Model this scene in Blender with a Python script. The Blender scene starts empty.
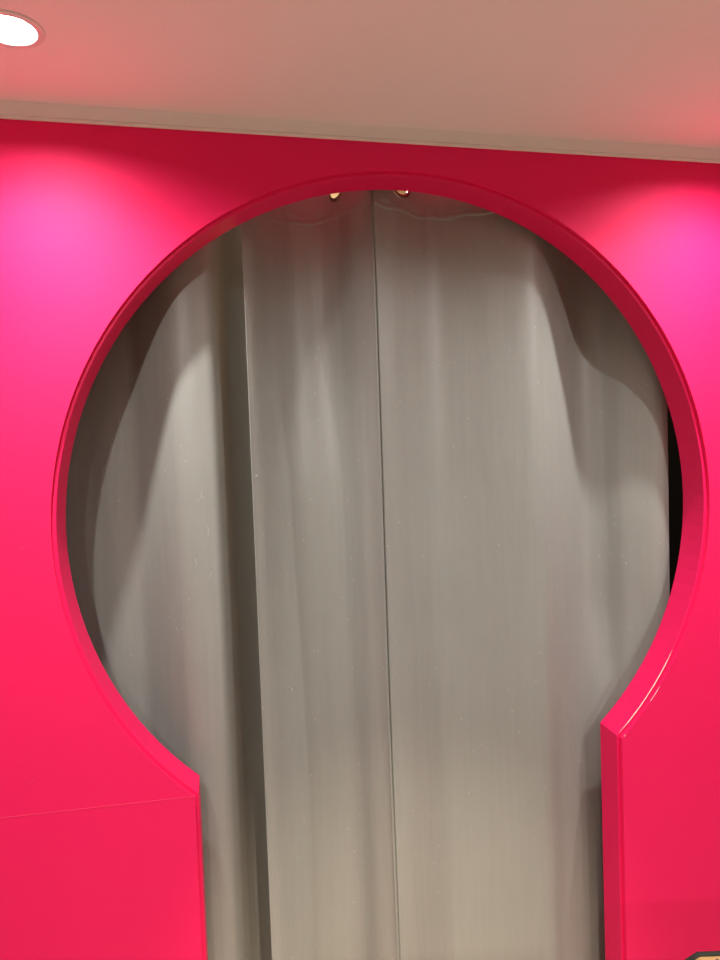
import bpy, bmesh, math, random
from mathutils import Matrix, Vector
random.seed(7)
scene = bpy.context.scene
C = scene.collection

# ------------------------------------------------------------------ camera
cam_d = bpy.data.cameras.new('camera')
cam = bpy.data.objects.new('camera', cam_d)
C.objects.link(cam)
D, EYE = 1.6, 1.56
# columns: camera right, forward, up in world axes (x right, y into the wall, z up)
RIGHT = Vector((0.97389383, -0.22418510, -0.03566286))
FWD = Vector((0.22272680, 0.97403142, -0.04068876))
UP = Vector((0.04385856, 0.03168346, 0.99853522))
cam.matrix_world = Matrix(((RIGHT.x, UP.x, -FWD.x, 0), (RIGHT.y, UP.y, -FWD.y, -D), (RIGHT.z, UP.z, -FWD.z, EYE), (0, 0, 0, 1)))
cam_d.sensor_fit = 'VERTICAL'
cam_d.sensor_height = 24.0
cam_d.lens = 24.0 * 721.0 / 960.0
cam_d.clip_start = 0.02
scene.camera = cam

# ------------------------------------------------------------------ world, exposure
w = bpy.data.worlds.new('world')
scene.world = w
w.use_nodes = True
w.node_tree.nodes['Background'].inputs[0].default_value = (1.0, 0.9, 0.8, 1)
w.node_tree.nodes['Background'].inputs[1].default_value = 0.02
vs = scene.view_settings
vs.view_transform = 'Standard'
vs.look = 'None'
vs.gamma = 1.0
vs.use_curve_mapping = False
vs.exposure = 0.10

# lamp powers (the lamps themselves are built with their fixtures below)
LAMP_W = 4.6
BEAM_W = 33.0
SPOT_W = 29.0
FAR_FILL_W = 30.0  # added fill pair at the far end, lifts the dark left curtain edge
FOOT_FILL_W = 230.0  # added warm fill spot, brightens the lower curtains
BEAM_ANGLE = math.radians(124)
LAMP_SPREAD = math.radians(148)
LAMP_COL = (1.0, 0.965, 0.93)
REAR = 1.1
BACK_W = 17.0

# ------------------------------------------------------------------ dimensions
CX, CZ = 0.4939, 1.4042          # keyhole circle
RF, RL, RB = 0.7902, 0.7815, 0.7746   # wall edge, lip inner edge, reveal back edge
WF, WL, WB = 0.5245, 0.5165, 0.5138   # half widths of the straight slot
DEP, STEP = 0.0786, 0.010
CEIL = 2.2845
X0, X1, Y0 = -2.2, 3.2, -4.2

# ------------------------------------------------------------------ materials
MATS = {}


def nt(name):
    m = bpy.data.materials.new(name)
    m.use_nodes = True
    MATS[name] = m
    n = m.node_tree.nodes
    return m, n, m.node_tree.links, n['Principled BSDF']


def simple(name, col, rough=0.5, metal=0.0, spec=0.5, var=0.06, scale=8.0, bump=0.0, bscale=200.0):
    m, n, l, p = nt(name)
    tc = n.new('ShaderNodeTexCoord')
    no = n.new('ShaderNodeTexNoise')
    no.inputs['Scale'].default_value = scale
    no.inputs['Detail'].default_value = 4
    l.new(tc.outputs['Object'], no.inputs['Vector'])
    mx = n.new('ShaderNodeMix')
    mx.data_type = 'RGBA'
    mx.inputs[6].default_value = (*[c * (1 - var) for c in col], 1)
    mx.inputs[7].default_value = (*[min(1, c * (1 + var)) for c in col], 1)
    l.new(no.outputs['Fac'], mx.inputs[0])
    l.new(mx.outputs[2], p.inputs['Base Color'])
    p.inputs['Roughness'].default_value = rough
    p.inputs['Metallic'].default_value = metal
    p.inputs['Specular IOR Level'].default_value = spec
    if bump:
        nb = n.new('ShaderNodeTexNoise')
        nb.inputs['Scale'].default_value = bscale
        l.new(tc.outputs['Object'], nb.inputs['Vector'])
        b = n.new('ShaderNodeBump')
        b.inputs['Strength'].default_value = bump
        b.inputs['Distance'].default_value = 0.001
        l.new(nb.outputs['Fac'], b.inputs['Height'])
        l.new(b.outputs['Normal'], p.inputs['Normal'])
    return m


PINK = (0.88, 0.012, 0.115)
simple('pink_paint', PINK, rough=0.6, spec=0.22, var=0.03, scale=3.0, bump=0.12, bscale=90.0)
simple('pink_gloss', (0.80, 0.008, 0.105), rough=0.5, spec=0.25, var=0.03, scale=6.0, bump=0.15, bscale=60.0)
simple('pink_filler', (0.86, 0.05, 0.165), rough=0.5, var=0.08, scale=30.0)
simple('chipped_white', (0.85, 0.74, 0.68), rough=0.6, var=0.15, scale=60.0)
simple('ceiling_paint', (0.88, 0.87, 0.86), rough=0.8, spec=0.2, var=0.02, scale=1.5)
simple('cornice_white', (0.86, 0.82, 0.78), rough=0.5, spec=0.4, var=0.02)
simple('brown_wall', (0.05, 0.035, 0.03), rough=0.7, spec=0.3, var=0.03)
simple('back_cream', (0.85, 0.66, 0.40), rough=0.7, spec=0.3, var=0.03)
simple('shade_black', (0.004, 0.004, 0.004), rough=0.9, spec=0.05, var=0.1)  # darkness behind the curtains put into the colour
simple('floor_tan', (0.80, 0.64, 0.48), rough=0.45, var=0.12, scale=5.0)
simple('dark_metal', (0.10, 0.10, 0.09), rough=0.3, metal=1.0, var=0.05)
simple('grommet_metal', (0.30, 0.28, 0.22), rough=0.32, metal=1.0, var=0.05)
simple('bezel_white', (0.8, 0.78, 0.75), rough=0.35, var=0.01)
simple('black_piping', (0.010, 0.011, 0.009), rough=0.7, spec=0.2, var=0.2, scale=60)
simple('lint_white', (0.50, 0.49, 0.44), rough=0.8, var=0.1)
simple('black_wood', (0.03, 0.028, 0.025), rough=0.4, var=0.2)

m, n, l, p = nt('lamp_lens')
p.inputs['Base Color'].default_value = (1, 1, 1, 1)
p.inputs['Emission Color'].default_value = (1.0, 0.96, 0.9, 1)
p.inputs['Emission Strength'].default_value = 30.0

# curtain: grey satin blackout cloth, fine weave streaks and lint specks
m, n, l, p = nt('grey_satin')
tc = n.new('ShaderNodeTexCoord')
mp = n.new('ShaderNodeMapping')
mp.inputs['Scale'].default_value = (90, 90, 3)
l.new(tc.outputs['Object'], mp.inputs['Vector'])
n1 = n.new('ShaderNodeTexNoise')
n1.inputs['Scale'].default_value = 1.0
n1.inputs['Detail'].default_value = 5
l.new(mp.outputs['Vector'], n1.inputs['Vector'])
n2 = n.new('ShaderNodeTexNoise')
n2.inputs['Scale'].default_value = 5.0
n2.inputs['Detail'].default_value = 6
l.new(tc.outputs['Object'], n2.inputs['Vector'])
ad = n.new('ShaderNodeMath')
ad.operation = 'ADD'
l.new(n1.outputs['Fac'], ad.inputs[0])
l.new(n2.outputs['Fac'], ad.inputs[1])
ramp = n.new('ShaderNodeMapRange')
ramp.inputs['From Min'].default_value = 0.6
ramp.inputs['From Max'].default_value = 1.4
l.new(ad.outputs[0], ramp.inputs['Value'])
mx = n.new('ShaderNodeMix')
mx.data_type = 'RGBA'
mx.inputs[6].default_value = (0.252, 0.259, 0.235, 1)
mx.inputs[7].default_value = (0.282, 0.288, 0.262, 1)
l.new(ramp.outputs[0], mx.inputs[0])
vo = n.new('ShaderNodeTexVoronoi')
vo.inputs['Scale'].default_value = 26.0
l.new(tc.outputs['Object'], vo.inputs['Vector'])
lt = n.new('ShaderNodeMath')
lt.operation = 'LESS_THAN'
lt.inputs[1].default_value = 0.06
l.new(vo.outputs['Distance'], lt.inputs[0])
msk = n.new('ShaderNodeMath')
msk.operation = 'MULTIPLY'
msk.inputs[1].default_value = 0.35
l.new(lt.outputs[0], msk.inputs[0])
m2 = n.new('ShaderNodeMix')
m2.data_type = 'RGBA'
m2.inputs[7].default_value = (0.55, 0.54, 0.48, 1)
l.new(msk.outputs[0], m2.inputs[0])
l.new(mx.outputs[2], m2.inputs[6])
l.new(m2.outputs[2], p.inputs['Base Color'])
p.inputs['Roughness'].default_value = 0.46
p.inputs['Specular IOR Level'].default_value = 0.5
p.inputs['Sheen Weight'].default_value = 0.15
p.inputs['Sheen Roughness'].default_value = 0.4
mpf = n.new('ShaderNodeMapping')
mpf.inputs['Scale'].default_value = (420, 420, 260)
l.new(tc.outputs['Object'], mpf.inputs['Vector'])
n3 = n.new('ShaderNodeTexNoise')
n3.inputs['Scale'].default_value = 1.0
l.new(mpf.outputs['Vector'], n3.inputs['Vector'])
bp = n.new('ShaderNodeBump')
bp.inputs['Strength'].default_value = 0.25
bp.inputs['Distance'].default_value = 0.001
l.new(n3.outputs['Fac'], bp.inputs['Height'])
mpr = n.new('ShaderNodeMapping')
mpr.inputs['Scale'].default_value = (11, 11, 3.0)
l.new(tc.outputs['Object'], mpr.inputs['Vector'])
n4 = n.new('ShaderNodeTexNoise')
n4.inputs['Scale'].default_value = 1.0
n4.inputs['Detail'].default_value = 3.0
l.new(mpr.outputs['Vector'], n4.inputs['Vector'])
bp2 = n.new('ShaderNodeBump')
bp2.inputs['Strength'].default_value = 0.5
bp2.inputs['Distance'].default_value = 0.009
l.new(n4.outputs['Fac'], bp2.inputs['Height'])
l.new(bp.outputs['Normal'], bp2.inputs['Normal'])
l.new(bp2.outputs['Normal'], p.inputs['Normal'])

# chair cloth: tan gold with black blotches
m, n, l, p = nt('gold_print')
tc = n.new('ShaderNodeTexCoord')
vo = n.new('ShaderNodeTexNoise')
vo.inputs['Scale'].default_value = 45.0
vo.inputs['Detail'].default_value = 1.5
l.new(tc.outputs['Object'], vo.inputs['Vector'])
cr = n.new('ShaderNodeValToRGB')
cr.color_ramp.interpolation = 'CONSTANT'
cr.color_ramp.elements[0].color = (0.27, 0.16, 0.055, 1)
cr.color_ramp.elements[1].position = 0.57
cr.color_ramp.elements[1].color = (0.02, 0.017, 0.014, 1)
l.new(vo.outputs['Fac'], cr.inputs['Fac'])
l.new(cr.outputs['Color'], p.inputs['Base Color'])
p.inputs['Roughness'].default_value = 0.6


# ------------------------------------------------------------------ helpers
def obj(name, bm, mat, parent=None, smooth=False):
    me = bpy.data.meshes.new(name)
    bmesh.ops.recalc_face_normals(bm, faces=bm.faces)
    bm.to_mesh(me)
    bm.free()
    me.materials.append(MATS[mat])
    if smooth:
        me.polygons.foreach_set('use_smooth', [True] * len(me.polygons))
    o = bpy.data.objects.new(name, me)
    C.objects.link(o)
    o.parent = parent
    return o


def struct(o):
    o['kind'] = 'structure'
    return o


def tag(o, label, cat, group=None):
    o['label'] = label
    o['category'] = cat
    if group:
        o['group'] = group
    return o


def empty(name, loc=(0, 0, 0), rz=0.0):
    o = bpy.data.objects.new(name, None)
    C.objects.link(o)
    o.location = loc
    o.rotation_euler = (0, 0, rz)
    o.empty_display_size = 0.05
    return o


def box(bm, a, b, bev=0.0):
    r = bmesh.ops.create_cube(bm, size=1.0)
    vsx = r['verts']
    for v in vsx:
        v.co = Vector([(a[i] + b[i]) / 2 + v.co[i] * (b[i] - a[i]) for i in range(3)])
    if bev:
        es = list({e for v in vsx for e in v.link_edges})
        bmesh.ops.bevel(bm, geom=es, offset=bev, segments=2, affect='EDGES', profile=0.5)
    return bm


def tube(bm, pts, r, seg=12, closed=False):
    """sweep a circle along pts"""
    rings = []
    k = len(pts)
    for i, q in enumerate(pts):
        a = pts[(i - 1) % k] if (closed or i > 0) else pts[i]
        b = pts[(i + 1) % k] if (closed or i < k - 1) else pts[i]
        t = (Vector(b) - Vector(a)).normalized()
        ref = Vector((0, 0, 1)) if abs(t.z) < 0.9 else Vector((1, 0, 0))
        u = t.cross(ref).normalized()
        v = t.cross(u)
        rings.append([bm.verts.new(Vector(q) + r * (math.cos(2 * math.pi * s / seg) * u + math.sin(2 * math.pi * s / seg) * v)) for s in range(seg)])
    for i in range(k if closed else k - 1):
        A, B = rings[i], rings[(i + 1) % k]
        for s in range(seg):
            bm.faces.new((A[s], A[(s + 1) % seg], B[(s + 1) % seg], B[s]))
    if not closed:
        bm.faces.new(rings[0])
        bm.faces.new(rings[-1])
    return bm


def lathe(bm, prof, seg=48, close=True):
    """profile of (r, z) points turned about z"""
    rings = []
    for r, z in prof:
        rings.append([bm.verts.new((r * math.cos(2 * math.pi * s / seg), r * math.sin(2 * math.pi * s / seg), z)) for s in range(seg)])
    k = len(rings)
    for i in range(k if close else k - 1):
        A, B = rings[i], rings[(i + 1) % k]
        for s in range(seg):
            bm.faces.new((A[s], A[(s + 1) % seg], B[(s + 1) % seg], B[s]))
    return bm


def keyhole(R, W, y, zc=None, n=96):
    """open path floor-left, up round the circle, floor-right"""
    z_sh = CZ - math.sqrt(R * R - W * W)
    a0 = math.atan2(z_sh - CZ, -W)
    a1 = math.atan2(z_sh - CZ, W)
    if a0 < 0:
        a0 += 2 * math.pi
    pts = [Vector((CX - W, y, 0.0))]
    for i in range(n + 1):
        a = a0 + (a1 - a0) * i / n
        pts.append(Vector((CX + R * math.cos(a), y, CZ + R * math.sin(a))))
    pts.append(Vector((CX + W, y, 0.0)))
    return pts


def bridge(bm, A, B):
    for i in range(len(A) - 1):
        bm.faces.new((A[i], A[i + 1], B[i + 1], B[i]))


# ------------------------------------------------------------------ setting
# pink wall with the keyhole cut through it
bm = bmesh.new()
loops = []
for y in (0.0, DEP):
    V = [bm.verts.new(v) for v in keyhole(RF, WF, y) + [Vector(c) for c in ((X1, y, 0), (X1, y, CEIL + 0.06), (X0, y, CEIL + 0.06), (X0, y, 0))]]
    ring = [bm.edges.new((V[i], V[(i + 1) % len(V)])) for i in range(len(V))]
    bmesh.ops.triangle_fill(bm, edges=ring, use_beauty=True, use_dissolve=False)
    loops.append(V)
bridge(bm, loops[0] + loops[0][:1], loops[1] + loops[1][:1])
wall = struct(obj('wall_front', bm, 'pink_paint'))

# keyhole lining: recessed lip and the reveal behind it, two curved pieces and two jambs
bm = bmesh.new()
P = [[bm.verts.new(v) for v in keyhole(r, wd, y)] for r, wd, y in
     ((RF, WF, STEP), (RL + 0.0012, WL + 0.0012, STEP), (RL, WL, STEP + 0.0012), (RB, WB, DEP), (RB, WB, DEP + 0.004), (RF, WF, DEP + 0.004))]
for i in range(len(P)):
    bridge(bm, P[i], P[(i + 1) % len(P)])
bm.faces.new([q[0] for q in P])
bm.faces.new([q[-1] for q in P])
lining = struct(obj('trim_1', bm, 'pink_gloss'))
lining['label'] = 'pink keyhole-shaped lining with a narrow recessed lip'

# worn white edge along the lower right of the lip
bm = bmesh.new()


def strip(bm, a0, a1, R, y, wr, n=40, jit=0.35):
    A, B = [], []
    for i in range(n + 1):
        a = math.radians(a0 + (a1 - a0) * i / n)
        h = wr * (1 - jit * random.random()) * min(1.0, 4 * i / n + 0.25, 4 * (n - i) / n + 0.25)
        A.append(bm.verts.new((CX + (R + h) * math.cos(a), y, CZ + (R + h) * math.sin(a))))
        B.append(bm.verts.new((CX + R * math.cos(a), y + h * 0.9, CZ + R * math.sin(a))))
    bridge(bm, A, B)


strip(bm, -48, -29.5, RL - 0.0003, STEP - 0.0004, 0.0015)
obj('chipped_edge', bm, 'chipped_white', lining)
bm = bmesh.new()
strip(bm, -40, -36.5, RF - 0.0004, -0.0006, 0.0013, n=20, jit=0.8)
strip(bm, -47.9, -47.5, RF - 0.0004, -0.0006, 0.0026, n=4, jit=0.1)
obj('paint_chip', bm, 'chipped_white', wall)

# joint of the wall boards running left from the shoulder of the keyhole
bm = bmesh.new()
box(bm, (-1.2, -0.0006, 0.8154), (CX - WF - 0.001, 0.001, 0.8164))
for v in bm.verts:
    v.co.z += (CX - WF - v.co.x) * 0.027
obj('board_joint', bm, 'pink_filler', wall)
# small nicks in the paint
for (x, z, a, ln) in ((-0.353, 1.385, 0.9, 0.02), (-0.36, 0.895, 0.5, 0.022), (-0.117, 0.865, 2.2, 0.006), (1.117, 0.66, -0.7, 0.012), (-0.24, 0.96, 1.9, 0.008)):
    bm = bmesh.new()
    dx, dz = ln / 2 * math.cos(a), ln / 2 * math.sin(a)
    nx, nz = -math.sin(a) * 0.0006, math.cos(a) * 0.0006
    v = [bm.verts.new(c) for c in ((x - dx, -0.0004, z - dz), (x + nx, -0.0004, z + nz), (x + dx, -0.0004, z + dz), (x - nx, -0.0004, z - nz))]
    bm.faces.new(v)
    obj('scratch', bm, 'pink_filler', wall)

# ceiling with holes for the downlights
LIGHTS = [(-0.27, -0.27), (1.26, -0.27), (-0.46, -1.30), (1.42, -1.27), (-0.46, -3.0), (1.42, -3.0), (0.36, -2.15)]  # the far pair and the middle one are added fill lamps
HOLE = 0.043
bm = bmesh.new()


def loop_edges(bm, pts):
    v = [bm.verts.new(q) for q in pts]
    return [bm.edges.new((v[i], v[(i + 1) % len(v)])) for i in range(len(v))]


es = loop_edges(bm, [(X0, Y0, CEIL), (X1, Y0, CEIL), (X1, 0.0, CEIL), (X0, 0.0, CEIL)])
for lx, ly in LIGHTS:
    es += loop_edges(bm, [(lx + HOLE * math.cos(2 * math.pi * i / 32), ly + HOLE * math.sin(2 * math.pi * i / 32), CEIL) for i in range(32)])
bmesh.ops.triangle_fill(bm, edges=es, use_beauty=True, use_dissolve=False)
ce = obj('ceiling', bm, 'ceiling_paint')
struct(ce)

# cornice strip between wall and ceiling
bm = bmesh.new()
prof = [(0.0, 2.2535), (-0.0045, 2.2535), (-0.0065, 2.2545), (-0.0072, 2.2575), (-0.0050, 2.2588), (-0.0078, 2.2605), (-0.0085, 2.2630),
        (-0.0118, 2.2795), (-0.0125, 2.2815), (-0.0140, 2.2840), (0.0, 2.2840)]
A = [bm.verts.new((X0, y, z)) for y, z in prof]
B = [bm.verts.new((X1, y, z)) for y, z in prof]
for i in range(len(prof)):
    j = (i + 1) % len(prof)
    bm.faces.new((A[i], A[j], B[j], B[i]))
bm.faces.new(A)
bm.faces.new(B)
struct(obj('trim_2', bm, 'cornice_white'))['label'] = 'off-white cornice strip along the ceiling edge'


def slab(name, a, b, mat):
    bm = bmesh.new()
    box(bm, a, b)
    return struct(obj(name, bm, mat))


slab('floor', (X0, Y0, -0.05), (X1, 1.4, 0.0), 'floor_tan')
slab('wall_left', (X0 - 0.06, Y0, 0.0), (X0, 0.0, CEIL), 'brown_wall')
slab('wall_right', (X1, Y0, 0.0), (X1 + 0.06, 0.0, CEIL), 'brown_wall')
slab('wall_back', (X0, Y0 - 0.06, 0.0), (X1, Y0, CEIL), 'brown_wall')
bm = bmesh.new()
box(bm, (X0, -0.012, 0.0), (CX - WF - 0.002, -0.0002, 0.09), 0.003)
struct(obj('baseboard_left', bm, 'pink_gloss'))
bm = bmesh.new()
box(bm, (CX + WF + 0.002, -0.012, 0.0), (X1, -0.0002, 0.09), 0.003)
struct(obj('baseboard_right', bm, 'pink_gloss'))
# the closet-like space behind the curtains
slab('wall_closet_back', (-0.65, 1.25, 0.0), (1.60, 1.31, 2.7), 'back_cream')
slab('wall_closet_left', (-0.71, DEP, 0.0), (-0.65, 1.31, 2.7), 'shade_black')
slab('wall_closet_right', (1.48, DEP, 0.0), (1.54, 1.25, 2.7), 'shade_black')  # added close side, blacked so the gap beside the curtain stays dark
slab('ceiling_closet', (-0.71, DEP, 2.7), (1.60, 1.31, 2.76), 'back_cream')
slab('wall_closet_front', (-0.71, 0.02, CEIL + 0.06), (1.60, DEP, 2.7), 'shade_black')

# ------------------------------------------------------------------ downlights
names = ['lit recessed downlight in the ceiling at upper left above the pink wall',
         'lit recessed downlight near the pink wall, just past the right edge of the view',
         'lit recessed downlight over the viewer, swivelling spot head of the left side',
         'lit recessed downlight over the viewer, swivelling spot head of the right side',
         'added unseen fill downlight farthest behind the viewer, on the left',
         'added unseen fill downlight farthest behind the viewer, on the right',
         'added unseen warm fill spot behind the viewer, in the middle, brightening the foot of the curtains']


def downlight(i, lx, ly):
    t = empty('downlight', (lx, ly, CEIL))
    tag(t, names[i], 'downlight', 'recessed ceiling downlights')
    bm = lathe(bmesh.new(), [(0.0425, 0.004), (0.0425, -0.0015), (0.0445, -0.003), (0.054, -0.0025), (0.0565, 0.0), (0.0445, 0.0003)])
    obj('bezel', bm, 'bezel_white', t, True)
    bm = lathe(bmesh.new(), [(0.0425, 0.002), (0.0435, 0.002), (0.0435, 0.040), (0.034, 0.040), (0.034, 0.038), (0.040, 0.036)])
    obj('reflector_can', bm, 'bezel_white', t, True)
    bm = bmesh.new()
    bmesh.ops.create_cone(bm, cap_ends=True, segments=32, radius1=0.031, radius2=0.031, depth=0.004, matrix=Matrix.Translation((0, 0, 0.028)))
    obj('lens', bm, 'lamp_lens', t)
    ld = bpy.data.lights.new('lamp', 'AREA')
    ld.shape = 'DISK'
    ld.size = 0.05
    ld.energy = FAR_FILL_W if ly < -2.5 else LAMP_W * (REAR if ly < -1 else 1.0)
    ld.spread = math.pi if ly < -2.5 else LAMP_SPREAD
    ld.color = LAMP_COL
    lo = bpy.data.objects.new('lamp', ld)
    C.objects.link(lo)
    lo.parent = t
    lo.location = (0, 0, 0.006 if ly < -2.5 else 0.0135)
    if ly < -2.5:
        return
    sd = bpy.data.lights.new('lamp_beam', 'SPOT')
    sd.color = LAMP_COL
    sd.spot_blend = 1.0
    sd.shadow_soft_size = 0.022
    so = bpy.data.objects.new('lamp_beam', sd)
    C.objects.link(so)
    so.parent = t
    if ly > -1:
        sd.energy = BEAM_W
        sd.spot_size = BEAM_ANGLE
        so.location = (0, 0, 0.010)
    else:
        # swivelling spot head hanging under the ring, aimed at the curtain wall
        foot = ly < -2  # middle head is an added warm fill for the lower curtains
        aim = (Vector((0.494 + 0.25 * (lx - 0.494), 0.0, 0.12 if foot else 1.10)) - Vector((lx, ly, CEIL - 0.028))).normalized()
        q = aim.to_track_quat('-Z', 'Y').to_matrix().to_4x4()
        q.translation = Vector((0, 0, -0.028))
        bm = lathe(bmesh.new(), [(0.031, -0.020), (0.034, -0.021), (0.035, -0.016), (0.033, 0.020), (0.022, 0.032), (0.0005, 0.034), (0.0005, 0.030), (0.019, 0.026), (0.030, 0.015)], seg=32)
        bm.transform(q)
        obj('spot_head', bm, 'bezel_white', t, True)
        bm = bmesh.new()
        bmesh.ops.create_cone(bm, cap_ends=True, segments=24, radius1=0.029, radius2=0.029, depth=0.003, matrix=q @ Matrix.Translation((0, 0, -0.010)))
        obj('spot_lens', bm, 'lamp_lens', t)
        sd.energy = FOOT_FILL_W if foot else SPOT_W
        sd.spot_size = math.radians(29 if foot else 68)
        sd.spot_blend = 1.0 if foot else 0.5
        if foot:
            sd.color = (1.0, 0.84, 0.64)
        so.matrix_local = q @ Matrix.Translation((0, 0, -0.024))


for i, (lx, ly) in enumerate(LIGHTS):
    downlight(i, lx, ly)

# lamp of the closet, a small ceiling spot
t = empty('closet_lamp', (0.45, 0.72, 2.7))
tag(t, 'warm ceiling lamp in the space behind the grey curtains', 'lamp')
bm = lathe(bmesh.new(), [(0.06, 0.0), (0.06, -0.03), (0.05, -0.034), (0.045, -0.03), (0.045, -0.004), (0.001, -0.004), (0.001, 0.0)])
obj('housing', bm, 'bezel_white', t, True)
bm = bmesh.new()
bmesh.ops.create_cone(bm, cap_ends=True, segments=24, radius1=0.04, radius2=0.04, depth=0.004, matrix=Matrix.Translation((0, 0, -0.014)))
obj('lens', bm, 'lamp_lens', t)
ld = bpy.data.lights.new('lamp', 'AREA')
ld.shape = 'DISK'
ld.size = 0.08
ld.energy = BACK_W
ld.color = (1.0, 0.85, 0.65)
lo = bpy.data.objects.new('lamp', ld)
C.objects.link(lo)
lo.parent = t
lo.location = (0, 0, -0.045)

# ------------------------------------------------------------------ curtains
LEFT = [(-0.52, .26), (-0.44, .295), (-0.371, .30), (-0.322, .285), (-0.262, .27), (-0.202, .25), (-0.142, .23), (-0.106, .20), (-0.065, .16), (-0.03, .135), (0.018, .13), (0.058, .145),
        (0.098, .24), (0.139, .29), (0.18, .31)]
MID = [(0.130, .105), (0.155, .125), (0.205, .19), (0.263, .24), (0.329, .245), (0.374, .21), (0.403, .14), (0.445, .092)]
RIGHTP = [(0.444, .088), (0.489, .10), (0.534, .12), (0.61, .15), (0.685, .135), (0.758, .112), (0.845, .092), (0.896, .11), (0.972, .17), (1.051, .23), (1.107, .22),
          (1.153, .17), (1.203, .13), (1.232, .12), (1.256, .125)]


def spline(pts, k):
    """Catmull-Rom through pts, k steps between each pair"""
    out = []
    for i in range(len(pts) - 1):
        p0 = pts[max(0, i - 1)]
        p1, p2 = pts[i], pts[i + 1]
        p3 = pts[min(len(pts) - 1, i + 2)]
        for j in range(k):
            t = j / k
            out.append(tuple(0.5 * ((2 * p1[c]) + (-p0[c] + p2[c]) * t + (2 * p0[c] - 5 * p1[c] + 4 * p2[c] - p3[c]) * t * t + (-p0[c] + 3 * p1[c] - 3 * p2[c] + p3[c]) * t ** 3) for c in (0, 1)))
    out.append(pts[-1])
    return out


ZTOP, ZGROM, RODY = 2.266, 2.218, 0.150
ZHEAD = 2.142


def depth_mod(x, y, z, ph):
    # drawn towards the rod near the top, slow drift of the folds further down
    t = min(1.0, max(0.0, (z - 1.95) / 0.25))
    t = t * t * (3 - 2 * t)
    yy = y + (RODY - y) * 0.12 * t
    s = min(1.0, max(0.0, (2.0 - z) / 1.2))
    yy += s * 0.006 * math.sin(9 * x + 2.1 * z + ph) + s * 0.003 * math.sin(23 * x - 3.0 * z + ph)
    # the middle folds relax below the header
    if 0.125 < x < 0.446 and y > 0.11 and ph > 1:
        b = min(1.0, max(0.0, (1.90 - z) / 0.45))
        yy -= (y - 0.11) * 0.36 * b * b * (3 - 2 * b)
    # the deep fold near the right slot edge opens out towards the floor
    if x > 0.86 and y > 0.12:
        b = min(1.0, max(0.0, (1.15 - z) / 0.5))
        yy -= (y - 0.12) * 0.65 * b * b * (3 - 2 * b)
    # puckers under the header seam
    if z < ZHEAD + 0.02:
        q = math.exp(-max(0.0, ZHEAD - z) / 0.05)
        yy += 0.0022 * q * math.sin(120 * x + 1.7 * math.sin(31 * x))
    return max(yy, DEP + 0.007)


def curtain_panel(name, parent, pts, ph, holes, z_lo=0.012, k=8, back=0.0):
    bm = bmesh.new()
    cols = spline(pts, k)
    # refine so that columns are no wider than about 6 mm
    zs = []
    z = z_lo
    while z < 2.08:
        zs.append(z)
        z += 0.03
    while z < ZTOP:
        zs.append(z)
        z += 0.004
    zs.append(ZTOP)
    grid = [[bm.verts.new((x, depth_mod(x, y, z, ph) + back, z)) for z in zs] for x, y in cols]
    for i in range(len(cols) - 1):
        for j in range(len(zs) - 1):
            cxm = (cols[i][0] + cols[i + 1][0]) / 2
            cym = (cols[i][1] + cols[i + 1][1]) / 2
            zm = (zs[j] + zs[j + 1]) / 2
            skip = False
            for (hx, hy, tx, ty) in holes:
                u = (cxm - hx) * tx + (cym - hy) * 0.0
                u = (cxm - hx) / max(0.3, tx)
                if math.hypot(u, zm - GZ.get(hx, ZGROM)) < 0.0235:
                    skip = True
            if not skip:
                bm.faces.new((grid[i][j], grid[i + 1][j], grid[i + 1][j + 1], grid[i][j + 1]))
    o = obj(name, bm, 'grey_satin', parent, True)
    s = o.modifiers.new('thickness', 'SOLIDIFY')
    s.thickness = 0.0014
    s.offset = 0.0
    return o


def at(pts, x, ph=0.0, z=ZGROM):
    cols = spline(pts, 8)
    for i in range(len(cols) - 1):
        if cols[i][0] <= x <= cols[i + 1][0]:
            f = (x - cols[i][0]) / (cols[i + 1][0] - cols[i][0])
            y = cols[i][1] + f * (cols[i + 1][1] - cols[i][1])
            ya = depth_mod(cols[i][0], cols[i][1], z, ph)
            yb = depth_mod(cols[i + 1][0], cols[i + 1][1], z, ph)
            ym = ya + f * (yb - ya)
            t = Vector((cols[i + 1][0] - cols[i][0], yb - ya)).normalized()
            return ym, t.x, t.y
    return pts[0][1], 1.0, 0.0


GZ = {0.522: 2.204}


def grommet(parent, x, pts, ph):
    y, tx, ty = at(pts, x, ph)
    bm = lathe(bmesh.new(), [(0.0215, -0.0022), (0.0240, -0.0034), (0.0285, -0.0030), (0.0315, -0.0012), (0.0315, 0.0012), (0.0285, 0.0030), (0.0240, 0.0034), (0.0215, 0.0022)], seg=32)
    M = Matrix.Translation((x, y, GZ.get(x, ZGROM))) @ Matrix(((tx, 0, -ty, 0), (ty, 0, tx, 0), (0, 1, 0, 0), (0, 0, 0, 1)))
    bm.transform(M)
    obj('grommet', bm, 'grommet_metal', parent, True)


def header(parent, pts, ph):
    """hem of the header: a doubled band whose lower edge is stitched"""
    bm = bmesh.new()
    cols = spline(pts, 8)
    A, B, E = [], [], []
    for x, y in cols:
        zz = ZHEAD + 0.006 * math.sin(17 * x + 0.8) + 0.0025 * math.sin(75 * x)
        yb = depth_mod(x, y, zz, ph)
        A.append(bm.verts.new((x, yb - 0.0008, zz - 0.0035)))
        B.append(bm.verts.new((x, yb - 0.0042, zz)))
        E.append(bm.verts.new((x, depth_mod(x, y, zz + 0.012, ph) - 0.0008, zz + 0.010)))
    bridge(bm, A, B)
    bridge(bm, B, E)
    obj('header_seam', bm, 'grey_satin', parent, True)


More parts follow.
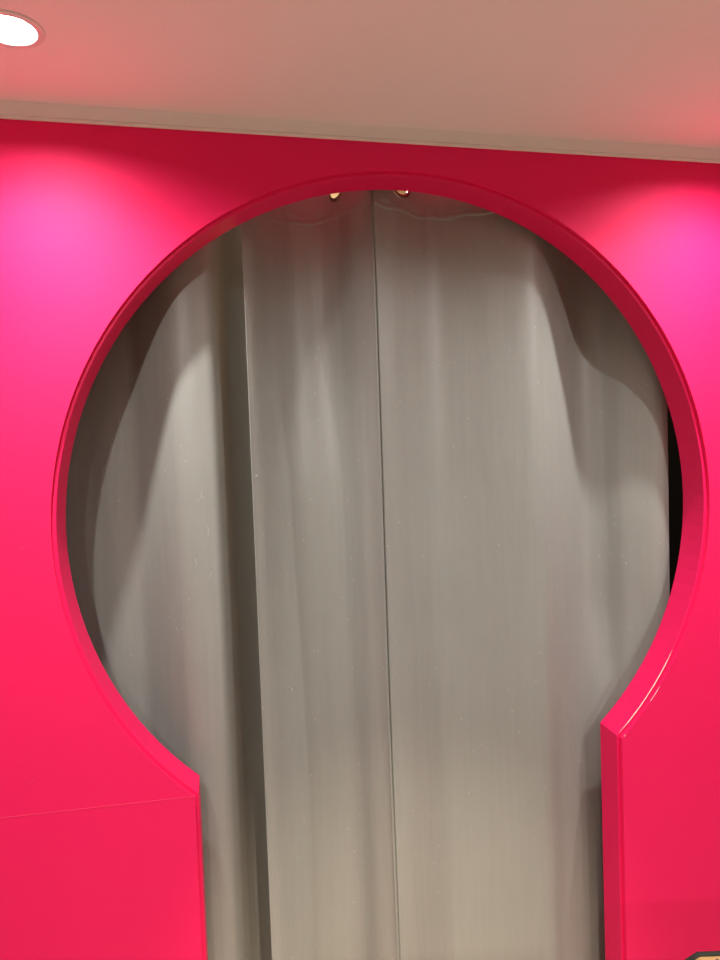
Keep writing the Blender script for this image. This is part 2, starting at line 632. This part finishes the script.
def hem(parent, pts, ph):
    bm = bmesh.new()
    cols = spline(pts, 4)
    A = [bm.verts.new((x, depth_mod(x, y, 0.02, ph) - 0.0018, 0.008)) for x, y in cols]
    B = [bm.verts.new((x, depth_mod(x, y, 0.1, ph) - 0.0024, 0.10)) for x, y in cols]
    bridge(bm, A, B)
    obj('hem', bm, 'grey_satin', parent, True)


def holes_for(xs, pts, ph):
    out = []
    for x in xs:
        y, tx, ty = at(pts, x, ph)
        out.append((x, y, tx, ty))
    return out


cl = empty('blackout_curtain', (0, 0, 0))
tag(cl, 'grey satin curtain at the left, tucked behind the wide middle curtain', 'curtain', 'grey curtains behind the keyhole')
gx = [-0.40, -0.16, -0.05, 0.08]
curtain_panel('panel', cl, LEFT, 0.4, holes_for(gx, LEFT, 0.4))
for x in gx:
    grommet(cl, x, LEFT, 0.4)
header(cl, LEFT, 0.4)
hem(cl, LEFT, 0.4)

cr_ = empty('blackout_curtain', (0, 0, 0))
tag(cr_, 'wide grey satin curtain with a vertical seam, filling the middle and right of the keyhole', 'curtain', 'grey curtains behind the keyhole')
ga, gb = [0.19, 0.375], [0.522, 0.70, 0.93, 1.15]
curtain_panel('panel', cr_, MID, 1.3, holes_for(ga, MID, 1.3))
curtain_panel('panel', cr_, RIGHTP, 1.3, holes_for(gb, RIGHTP, 1.3))
for x in ga:
    grommet(cr_, x, MID, 1.3)
for x in gb:
    grommet(cr_, x, RIGHTP, 1.3)
header(cr_, MID, 1.3)
header(cr_, RIGHTP, 1.3)
hem(cr_, MID, 1.3)
hem(cr_, RIGHTP, 1.3)
# seam: a thin folded-over strip standing along the join of the two widths
bm = bmesh.new()
A, B, E = [], [], []
for i in range(76):
    z = 0.012 + (ZTOP - 0.012) * i / 75
    y = depth_mod(0.444, .088, z, 1.3)
    A.append(bm.verts.new((0.4425, y + 0.006, z)))
    B.append(bm.verts.new((0.4405, y - 0.0035, z)))
    E.append(bm.verts.new((0.4365, y + 0.004, z)))
bridge(bm, A, B)
bridge(bm, B, E)
obj('seam', bm, 'grey_satin', cr_, True)

# bits of lint and snagged threads on the cloth
def lint(parent, pts, ph, x, z, dx, dz, wd=0.0011):
    bm = bmesh.new()
    A, B = [], []
    for i in range(5):
        t = i / 4
        xx, zz = x + dx * t + 0.002 * math.sin(5 * t), z + dz * t
        y = at(pts, xx, ph, zz)[0] - 0.0016
        hw = wd * (0.35 + 0.65 * math.sin(math.pi * min(0.95, max(0.05, t)))) / 2
        A.append(bm.verts.new((xx - hw, y, zz)))
        B.append(bm.verts.new((xx + hw, y, zz)))
    bridge(bm, A, B)
    obj('lint', bm, 'lint_white', parent)


for x, z, dx, dz in ((0.004, 1.455, 0.014, 0.026), (0.022, 1.40, 0.004, -0.034), (-0.008, 1.30, 0.003, 0.022), (0.027, 1.29, -0.003, -0.018), (-0.03, 1.22, 0.006, 0.008), (-0.06, 1.155, 0.004, -0.008)):
    lint(cl, LEFT, 0.4, x, z, dx, dz)
lint(cr_, MID, 1.3, 0.139, 1.508, 0.006, 0.003, 0.005)
lint(cr_, MID, 1.3, 0.21, 0.98, 0.002, -0.008, 0.002)
for x, z in ((0.93, 0.87), (1.12, 0.62), (0.76, 0.93), (1.15, 1.22), (1.10, 1.13)):
    lint(cr_, RIGHTP, 1.3, x, z, 0.003, 0.004, 0.002)

# curtain rod carried by brackets behind the wall
t = empty('curtain_rod', (0.45, RODY, ZGROM + 0.012))
tag(t, 'dark metal rod carrying the grey curtains behind the top of the keyhole', 'rod')
bm = tube(bmesh.new(), [(-1.10, 0, 0), (1.03, 0, 0)], 0.0085, 14)
obj('pole', bm, 'dark_metal', t, True)
for sx in (-1.06, 1.0):
    bm = bmesh.new()
    box(bm, (sx - 0.01, DEP - RODY, -0.03), (sx + 0.01, DEP - RODY + 0.005, 0.03), 0.001)
    box(bm, (sx - 0.006, DEP - RODY, -0.008), (sx + 0.006, 0.006, -0.0065))
    obj('bracket', bm, 'dark_metal', t)

# ------------------------------------------------------------------ chair at the lower right corner
ch = empty('upholstered_chair', (0.80, -0.90, 0.0), -0.22)
tag(ch, 'black-edged chair with gold black-blotched cloth, only its top edge showing at lower right corner', 'chair')
HW, ZT, ZB = 0.246, 0.915, 0.50


def back_outline(hw, zt, zb, cut):
    return [(-hw, zb), (-hw, zt - cut), (-hw + cut * 0.35, zt - cut * 0.4), (-hw + cut, zt), (hw - cut, zt), (hw - cut * 0.35, zt - cut * 0.4), (hw, zt - cut), (hw, zb)]


bm = bmesh.new()
o1 = back_outline(HW - 0.004, ZT - 0.004, ZB, 0.022)
lay = []
for y in (-0.022, 0.022):
    lay.append([bm.verts.new((x, y, z)) for x, z in o1])
    bm.faces.new(lay[-1])
for i in range(len(o1)):
    j = (i + 1) % len(o1)
    bm.faces.new((lay[0][i], lay[0][j], lay[1][j], lay[1][i]))
obj('backrest', bm, 'gold_print', ch)
for y in (-0.022, 0.022):
    o2 = back_outline(HW - 0.004, ZT - 0.004, ZB, 0.022)
    bm = tube(bmesh.new(), [(x, y, z) for x, z in o2], 0.0036, 8, closed=True)
    obj('piping', bm, 'black_piping', ch, True)
bm = bmesh.new()
box(bm, (-0.235, -0.46, 0.40), (0.235, -0.005, 0.48), 0.02)
obj('seat', bm, 'gold_print', ch, True)
for sx in (-0.2, 0.2):
    for sy in (-0.42, 0.0):
        bm = bmesh.new()
        box(bm, (sx - 0.018, sy - 0.018, 0.0), (sx + 0.018, sy + 0.018, 0.40 if sy < 0 else 0.52), 0.003)
        obj('leg', bm, 'black_wood', ch)
